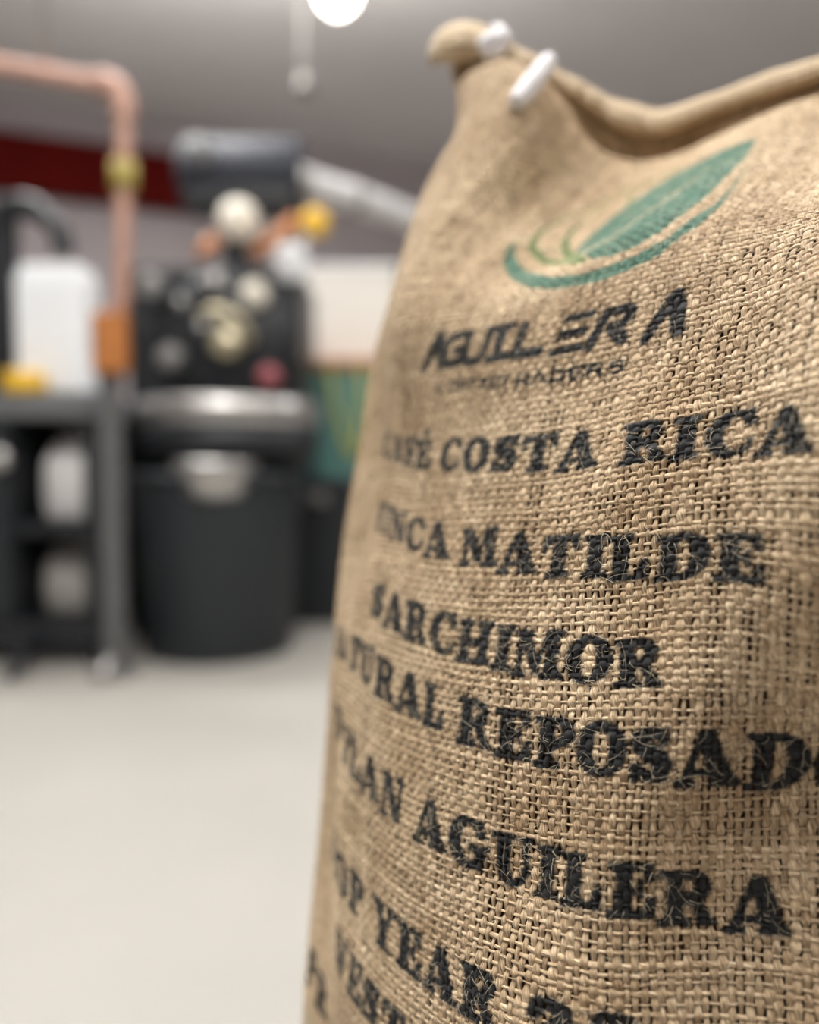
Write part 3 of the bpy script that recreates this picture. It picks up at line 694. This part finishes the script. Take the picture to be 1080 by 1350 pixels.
# ------------------------------------------------------------------ the roastery behind
M_black = mat('black_powder_coat', (30, 33, 37), .42, noise=.1, nscale=20, spec=.4)
M_black2 = mat('black_plastic', (34, 38, 42), .5, noise=.08, nscale=12, spec=.4)
M_blue = mat('blue_black_steel', (36, 41, 52), .65, metal=.0, noise=.1, nscale=10)
M_steel = mat('brushed_steel', (178, 176, 174), .32, metal=.85, noise=.08, nscale=30)
M_galv = mat('galvanised_steel', (226, 227, 228), .5, metal=.2, noise=.08, nscale=14)
M_brass = mat('warm_nickel', (198, 188, 160), .3, metal=.7)
M_post = mat('grey_painted_steel', (88, 88, 89), .5, noise=.08, nscale=9)
M_dialg = mat('grey_dial', (128, 126, 124), .5)
M_dial = mat('dial_face', (222, 216, 202), .5)
M_copper = mat('copper_tube', (176, 138, 122), .5, metal=.2, noise=.12, nscale=10)
M_wood = mat('oiled_wood', (168, 104, 48), .5, noise=.2, nscale=18)
M_white = mat('white_plastic', (232, 236, 240), .4, noise=.02, nscale=5)
M_yellow = mat('yellow_plastic', (224, 178, 44), .4)
M_pink = mat('dull_red_plastic', (168, 92, 98), .4)
M_teal = mat('teal_paint', (84, 128, 122), .5, noise=.1, nscale=6)
M_board = mat('off_white_board', (206, 203, 196), .7, noise=.03, nscale=4)
M_grey = mat('grey_laminate', (100, 102, 104), .5, noise=.06, nscale=10)
M_sackg = mat('grey_kraft_paper', (150, 147, 143), .8, noise=.08, nscale=14)


def at(px, py, Y):
    """point at world depth Y on the sight line through a place measured in the photograph (used once, to survey the room)"""
    d = Vector((0, math.cos(PITCH), -math.sin(PITCH))) + Vector((1, 0, 0)) * ((px - 540) / 1080) + Vector((0, math.sin(PITCH), math.cos(PITCH))) * ((675 - py) / 1080)
    return Vector((0, 0, CAM_Z)) + d * (Y / d.y)


def part(name, fn, m, root, smooth=False, bevel=0., label=None):
    bm = bmesh.new(); fn(bm)
    bmesh.ops.translate(bm, verts=bm.verts, vec=-root.location)
    o = obj(name, bm, m, root, smooth, bevel)
    if label: o['label'] = label
    return o


# black bin under the roaster
BY = 2.62
bc = at(287, 700, BY); bx = bc.x
bin_ = thing('round_bin', 'black round plastic bin standing on the floor in front of the roaster', 'bin', (bx, BY, 0))
part('bin_body', lambda bm: lathe(bm, [(.0, .012), (.215, .012), (.225, 0), (.232, .02), (.262, .52), (.262, .55), (.25, .55), (.245, .5), (.22, .04), (0, .04)], (bx, BY, 0), n=56), M_black2, bin_, True)
part('rim', lambda bm: lathe(bm, [(.262, .535), (.275, .54), (.278, .56), (.268, .572), (.255, .565), (.255, .54), (.262, .535)], (bx, BY, 0), n=56), M_black2, bin_, True)
for s_ in (-1, 1):
    part('handle', lambda bm: tube(bm, smooth_path([(bx + s_ * .262, BY - .06, .5), (bx + s_ * .295, BY - .045, .49), (bx + s_ * .295, BY + .045, .49), (bx + s_ * .262, BY + .06, .5)], 5), .011, 8), M_black2, bin_, True)

# roaster
RY = 2.78
rx = at(292, 560, RY).x
ro = thing('coffee_roaster', 'large black drum coffee roaster with steel-rimmed cooling tray and round door', 'roaster', (rx, RY + .2, 0))
part('cooling_tray', lambda bm: lathe(bm, [(0, .60), (.26, .60), (.295, .63), (.30, .72), (.28, .72), (.27, .66), (0, .655)], (rx + .035, RY - .04, 0), n=64), M_black, ro, True)
part('tray_rim', lambda bm: lathe(bm, [(.292, .715), (.302, .72), (.302, .795), (.292, .80), (.285, .795), (.285, .72), (.292, .715)], (rx + .035, RY - .04, 0), n=64), M_steel, ro, True, label='polished steel rim')
part('stir_arm', lambda bm: (box(bm, (rx + .035, RY - .04, .70), (.5, .03, .03)), box(bm, (rx + .035, RY - .04, .70), (.03, .5, .03)), lathe(bm, [(0, .66), (.04, .66), (.03, .76), (0, .78)], (rx + .035, RY - .04, 0), n=20)), M_steel, ro)
part('body', lambda bm: box(bm, (rx - .055, RY + .38, .86), (.61, .5, .86)), M_black, ro, bevel=.02)
part('base_cabinet', lambda bm: box(bm, (rx - .10, RY + .42, .24), (.50, .4, .44)), M_black, ro, bevel=.012)
fy = RY + .38 - .25
part('face_plate', lambda bm: lathe(bm, [(0, -.06), (.20, -.06), (.235, -.04), (.24, 0), (.2, .02)], (rx, fy, 1.03), 'Y', 56), M_black, ro, True)
for (px, py, r_, m_, nm) in ((300, 452, .055, M_brass, 'door'), (226, 472, .042, M_dialg, 'gauge'), (200, 378, .042, M_dialg, 'gauge'), (336, 388, .045, M_dial, 'gauge'), (283, 372, .032, M_steel, 'gauge'), (355, 497, .036, M_pink, 'stop_button'), (240, 400, .02, M_steel, 'knob')):
    p = at(px, py, fy - .08)
    part(nm, lambda bm: lathe(bm, [(0, -.03), (r_ * .85, -.03), (r_, -.02), (r_, .06), (0, .06)], p, 'Y', 28), m_, ro, True)
p = at(300, 430, fy - .13)
part('door_handle', lambda bm: tube(bm, smooth_path([p + Vector((-.09, 0, .03)), p + Vector((-.03, -.02, .05)), p + Vector((.05, -.01, .01)), p + Vector((.07, .03, -.05))], 6), .016, 10), M_brass, ro, True)
part('trier', lambda bm: tube(bm, [at(262, 425, fy - .02), at(268, 432, fy - .17)], .014, 10), M_steel, ro, True)
# hopper, neck and the wide drum above
part('neck', lambda bm: lathe(bm, [(.0, 1.24), (.10, 1.24), (.055, 1.34), (.05, 1.42), (.09, 1.50), (0, 1.50)], (at(312, 300, RY + .3).x, RY + .3, 0), n=32), M_black, ro, True)
p = at(314, 290, RY + .08)
part('sight_glass', lambda bm: (lathe(bm, [(0, -.03), (.06, -.03), (.068, -.01), (.068, .05), (0, .05)], p, 'Y', 32)), M_dial, ro, True, label='pale round sight glass')
hc = at(322, 232, RY + .3)
hr = Matrix.Rotation(math.radians(90), 3, 'Y')
part('hopper', lambda bm: (lathe(bm, [(0, -.22), (.115, -.22), (.13, -.2), (.13, .2), (.115, .22), (0, .22)], hc, 'X', 40)), M_blue, ro, True)
part('hopper_collar', lambda bm: box(bm, hc + Vector((0, 0, -.1)), (.40, .22, .07)), M_black, ro, bevel=.015)
p1 = at(240, 200, RY + .16)
part('hopper_cap', lambda bm: lathe(bm, [(0, -.02), (.05, -.02), (.055, 0), (.05, .05), (0, .05)], at(262, 200, RY + .17), 'Y', 24), M_grey, ro, True)
part('wooden_handle', lambda bm: tube(bm, [at(262, 338, RY + .02), at(284, 316, RY + .04)], [.02, .026], 12), M_wood, ro, True, label='orange wooden handle')
part('wooden_handle', lambda bm: tube(bm, [at(334, 338, RY + .02), at(392, 292, RY + .06)], [.022, .03], 12), M_wood, ro, True, label='orange wooden handle')
p = at(415, 294, RY + .05)
part('yellow_knob', lambda bm: lathe(bm, [(0, -.02), (.04, -.02), (.05, 0), (.045, .03), (0, .03)], p, 'Y', 24), M_yellow, ro, True, label='yellow round knob')
p = at(382, 346, RY + .12)
part('paddle', lambda bm: (lathe(bm, [(0, -.012), (.062, -.012), (.066, 0), (.062, .012), (0, .012)], p, 'Y', 28), tube(bm, [p, at(405, 312, RY + .12)], .012, 8)), M_white, ro, True, label='white round paddle')
# discharge chute over the bin
p = at(284, 630, RY - .34)
part('discharge_chute', lambda bm: (lathe(bm, [(.112, .045), (.122, .05), (.126, .04), (.10, -.05), (.06, -.072), (0, -.075), (0, -.068), (.055, -.065), (.092, -.046), (.112, .045)], p, n=36)), M_steel, ro, True)
part('chute_neck', lambda bm: box(bm, (p.x, p.y + .14, p.z + .01), (.09, .24, .06)), M_black, ro, bevel=.01)
for sx in (-1, 1):
    for sy in (0, 1):
        part('leg', lambda bm: box(bm, (rx + sx * .2, RY + .16 + sy * .5, .22), (.05, .05, .44)), M_black, ro, bevel=.006)
part('tray_column', lambda bm: lathe(bm, [(0, 0), (.14, 0), (.12, .02), (.05, .06), (.05, .6), (0, .6)], (rx + .015, RY + .1, 0), n=28), M_black, ro, True)

# galvanised exhaust duct
du = thing('exhaust_duct', 'silver galvanised duct running off to the right of the roaster hood', 'duct', tuple(at(395, 250, 3.1)))
dp = smooth_path([at(388, 236, 3.05), at(430, 250, 3.2), at(500, 272, 3.5), at(560, 296, 3.8), at(640, 330, 4.3), at(700, 360, 5.0)], 6)
part('duct_pipe', lambda bm: tube(bm, dp, .055, 24), M_galv, du, True)
for k in (1, 9, 17, 24):
    t_ = (dp[k + 1] - dp[k]).normalized()
    part('joint_band', lambda bm: tube(bm, [dp[k] - t_ * .02, dp[k] + t_ * .02], .062, 24), M_steel, du, True)

# copper pipe
cp = thing('copper_pipe', 'copper pipe turning down from the ceiling line, left of the roaster', 'pipe', tuple(at(160, 400, 2.28)))
pts = [at(-150, 62, 2.15), at(-60, 76, 2.18), at(110, 106, 2.28), at(140, 112, 2.28), at(158, 124, 2.28), at(163, 150, 2.28), at(162, 300, 2.28), at(160, 410, 2.28)]
part('pipe', lambda bm: tube(bm, smooth_path(pts, 6), .022, 20), M_copper, cp, True)
part('valve_collar', lambda bm: tube(bm, [at(163, 214, 2.28), at(163, 250, 2.28)], .034, 20), mat('olive_brass', (158, 142, 70), .5), cp, True, label='olive brass collar')
part('elbow', lambda bm: tube(bm, smooth_path([at(128, 108, 2.28), at(150, 114, 2.28), at(162, 132, 2.28), at(163, 158, 2.28)], 6), .031, 20), M_copper, cp, True)
part('hanger', lambda bm: tube(bm, [at(60, 97, 2.26), at(60, 97, 2.26) + Vector((0, 0, ZC - at(60, 97, 2.26).z))], .006, 8), M_steel, cp, True)

# steel post with a wooden block
po = thing('steel_post', 'grey steel post standing beside the bin, wooden block fixed near its top', 'post', (at(152, 800, 2.28).x, 2.28, 0))
zt = at(152, 470, 2.28).z
part('post', lambda bm: box(bm, (po.location.x, 2.28, zt / 2), (.056, .05, zt)), M_post, po, bevel=.006)
part('foot_plate', lambda bm: box(bm, (po.location.x, 2.28, .01), (.10, .12, .02)), M_steel, po)
part('wooden_block', lambda bm: box(bm, at(146, 452, 2.25), (.09, .06, .165)), M_wood, po, bevel=.012, label='orange wooden block')

# workbench at the left, its shelf goods and the machine standing on it
WY = 2.62
x0 = at(-150, 560, WY).x; x1 = at(134, 560, WY - .2).x; zt = at(0, 528, WY).z
wb = thing('workbench', 'grey-topped black workbench with an open shelf at the left edge', 'bench', ((x0 + x1) / 2, WY, 0))
part('bench_top', lambda bm: box(bm, ((x0 + x1) / 2, WY + .02, zt - .03), (x1 - x0, .52, .075)), M_grey, wb, bevel=.008)
xd = at(64, 700, WY).x
part('cupboard', lambda bm: box(bm, ((x0 + xd) / 2, WY, (zt - .07 + .12) / 2), (xd - x0, .46, zt - .07 - .12)), M_black, wb, bevel=.006)
part('cupboard_door', lambda bm: box(bm, ((x0 + xd) / 2 + .02, WY - .24, (zt - .07 + .12) / 2), (xd - x0 - .06, .02, zt - .25)), M_black2, wb, bevel=.004)
part('door_knob', lambda bm: lathe(bm, [(0, -.03), (.035, -.03), (.03, 0), (0, 0)], (at(2, 605, WY - .25).x, WY - .25, at(2, 605, WY - .25).z), 'Y', 20), M_steel, wb, True)
zs = at(0, 690, WY).z
part('shelf', lambda bm: box(bm, ((xd + x1) / 2, WY, zs), (x1 - xd, .46, .035)), M_black, wb)
part('base_shelf', lambda bm: box(bm, ((x0 + x1) / 2, WY, .1), (x1 - x0, .48, .07)), M_black, wb)
part('back_panel', lambda bm: box(bm, ((xd + x1) / 2, WY + .24, (zt + .1) / 2), (x1 - xd, .02, zt - .12)), M_black, wb)
for lx in (x0 + .03, x1 - .025):
    for ly in (-.2, .2):
        part('leg', lambda bm: box(bm, (lx, WY + ly, .5 * (zt - .07)), (.045, .045, zt - .07)), M_black, wb)
for px in (58, 168):
    a = at(px - 4, 850, WY - .2)
    part('castor_foot', lambda bm: tube(bm, [(a.x, WY - .2, .10), (a.x + .01, WY - .36, .045), (a.x + .015, WY - .42, .02)], [.022, .02, .014], 10), M_black if px < 100 else M_steel, wb, True)


def pouch(name, c, w_, d_, h_, m, label, cat, group=None):
    t = thing(name, label, cat, (c[0], c[1], c[2]), 0, group)
    bm = bmesh.new(); n = 24; prof = [(0, .88), (.06, 1), (.35, 1.04), (.7, 1), (.9, .8), (.97, .55), (1, .5)]
    rings = []
    for z, k_ in prof:
        fl = 1 if z < .85 else max(.15, 1 - (z - .85) * 6)
        rings.append([bm.verts.new(((w_ / 2) * k_ * math.copysign(abs(math.cos(q)) ** .6, math.cos(q)) * (1.15 if z > .9 else 1), (d_ / 2) * k_ * fl * math.copysign(abs(math.sin(q)) ** .6, math.sin(q)), h_ * z)) for q in [2 * math.pi * a / n for a in range(n)]])
    for i in range(len(rings) - 1):
        for a in range(n): bm.faces.new((rings[i][a], rings[i][(a + 1) % n], rings[i + 1][(a + 1) % n], rings[i + 1][a]))
    bm.faces.new(rings[0][::-1]); bm.faces.new(rings[-1])
    obj('bag_body', bm, m, t, True)
    bm = bmesh.new(); box(bm, (0, 0, h_ * .985), (w_ * .62, .018, .016)); obj('folded_top', bm, m, t, False, .003)
    return t


a = at(98, 680, WY - .08)
pouch('white_bag', (a.x, WY - .06, zs + .018), .165, .16, .25, mat('white_paper', (205, 203, 202), .7, noise=.04, nscale=9), 'plump white bag on the upper shelf of the workbench', 'bag')
a = at(96, 790, WY - .08)
pouch('grey_bag', (a.x, WY - .04, .136), .17, .18, .22, M_sackg, 'slumped grey bag on the lowest shelf of the workbench', 'bag')

# black arched machine (grinder) and white canister on the bench
gz = zt + .0075
gx = at(-6, 400, WY + .1).x
gr = thing('bench_grinder', 'tall black machine with an arched arm standing on the workbench', 'grinder', (gx, WY + .12, gz))
part('column', lambda bm: box(bm, (gx, WY + .12, gz + .31), (.11, .12, .62)), M_black, gr, bevel=.02)
part('foot', lambda bm: box(bm, (gx + .03, WY + .1, gz + .015), (.26, .28, .03)), M_black, gr, bevel=.006)
part('arched_arm', lambda bm: tube(bm, smooth_path([at(0, 278, WY + .1), at(35, 272, WY + .1), at(62, 286, WY + .1), at(80, 310, WY + .1), at(84, 336, WY + .1)], 6), [.04] * 10 + [.032] * 15, 16), M_black, gr, True)
a = at(78, 505, WY - .06)
wc = thing('white_canister', 'tall white rectangular canister on the workbench under the arched arm', 'canister', (a.x, WY - .05, gz))
part('canister_body', lambda bm: box(bm, (a.x, WY - .05, gz + .185), (.215, .15, .37)), M_white, wc, bevel=.02)
part('lid', lambda bm: box(bm, (a.x, WY - .05, gz + .38), (.19, .13, .03)), M_white, wc, bevel=.01)
a = at(30, 495, WY - .2)
yt = thing('tape_reel', 'small yellow reel lying in front of the white canister', 'reel', (a.x, WY - .19, gz))
part('reel', lambda bm: lathe(bm, [(.02, 0), (.058, 0), (.062, .01), (.062, .05), (.058, .06), (.02, .06), (.02, 0)], (a.x, WY - .19, gz), n=30), M_yellow, yt, True)
part('core', lambda bm: lathe(bm, [(.012, .0), (.02, .0), (.02, .064), (.012, .064), (.012, 0)], (a.x, WY - .19, gz), n=24), M_wood, yt, True, label='orange core')

# right of the roaster: shelf with board, teal cabinet, hose, black box
HY = 3.45
a = at(432, 640, HY); tz = at(430, 484, HY).z
tc = thing('teal_cabinet', 'teal painted cabinet behind the right side of the roaster', 'cabinet', (at(452, 600, HY).x, HY + .2, 0))
part('cabinet_body', lambda bm: box(bm, (at(452, 600, HY).x, HY + .2, tz / 2 + .02), (.40, .4, tz - .04)), M_teal, tc, bevel=.01)
part('cabinet_door', lambda bm: box(bm, (at(452, 600, HY).x, HY - .01, tz / 2 + .04), (.36, .02, tz - .14)), M_teal, tc, bevel=.004)
part('cabinet_top', lambda bm: box(bm, (at(440, 600, HY).x, HY + .2, tz + .012), (.46, .44, .04)), M_wood, tc, bevel=.004, label='brown wooden top')
bd = thing('white_board', 'off white board leaning on the wooden top of the teal cabinet', 'board', (at(455, 400, HY).x, HY + .2, tz + .032))
part('panel', lambda bm: box(bm, (at(455, 400, HY).x, HY + .2, tz + .032 + .21), (.42, .03, .42)), M_board, bd, bevel=.005)
part('panel_edge', lambda bm: box(bm, (at(455, 400, HY).x, HY + .2, tz + .032 + .425), (.43, .04, .02)), M_galv, bd)
hs = thing('yellow_hose', 'thin yellow hose hanging in a loop against the teal cabinet', 'hose', tuple(at(450, 480, HY - .06)))
part('hose', lambda bm: tube(bm, smooth_path([at(436, 480, HY - .05), at(440, 520, HY - .06), at(452, 570, HY - .06), at(464, 600, HY - .06), at(472, 575, HY - .06), at(476, 530, HY - .06), at(474, 482, HY - .05)], 6), .009, 10), mat('yellow_rubber', (190, 186, 84), .5), hs, True)
BX = 3.02
a = at(424, 815, BX)
bb = thing('black_crate', 'low black box on the floor right of the bin', 'box', (a.x, BX + .12, 0))
bh = at(420, 640, BX).z
part('crate_body', lambda bm: box(bm, (a.x, BX + .15, bh / 2), (.26, .3, bh)), M_black2, bb, bevel=.012)
part('crate_lid', lambda bm: box(bm, (a.x, BX + .15, bh + .012), (.28, .32, .03)), M_black, bb, bevel=.008)
part('latch', lambda bm: box(bm, (a.x, BX - .008, bh - .04), (.05, .014, .05)), M_steel, bb)

# ceiling lamp seen at the top of the frame
lp = at(445, -12, 3.7)
cl_ = thing('ceiling_lamp', 'glowing round white lamp under the ceiling at the top of the picture', 'lamp', (lp.x, lp.y, ZC))
part('ceiling_rose', lambda bm: lathe(bm, [(0, ZC), (.07, ZC), (.06, ZC - .03), (0, ZC - .03)], (lp.x, lp.y, 0), n=32), M_white, cl_, True)
part('globe', lambda bm: lathe(bm, [(0, .09), (.04, .085), (.075, .05), (.09, 0), (.075, -.05), (.04, -.085), (0, -.09)], (lp.x, lp.y, lp.z), n=32), mat('lamp_glow', (255, 252, 246), .5, emit=((255, 250, 242), 9.0)), cl_, True, label='lit white globe')
# sprinkler head on a drop pipe
sp_ = at(400, 112, 3.6)
sk = thing('sprinkler', 'small pale sprinkler head on a drop pipe below the ceiling', 'sprinkler', (sp_.x, sp_.y, ZC))
part('drop_pipe', lambda bm: tube(bm, [(sp_.x, sp_.y, ZC), (sp_.x, sp_.y, sp_.z)], .011, 12), M_sackg, sk, True)
part('head', lambda bm: lathe(bm, [(0, -.03), (.05, -.025), (.05, -.015), (.02, 0), (.025, .04), (0, .05)], sp_, n=20), M_sackg, sk, True)
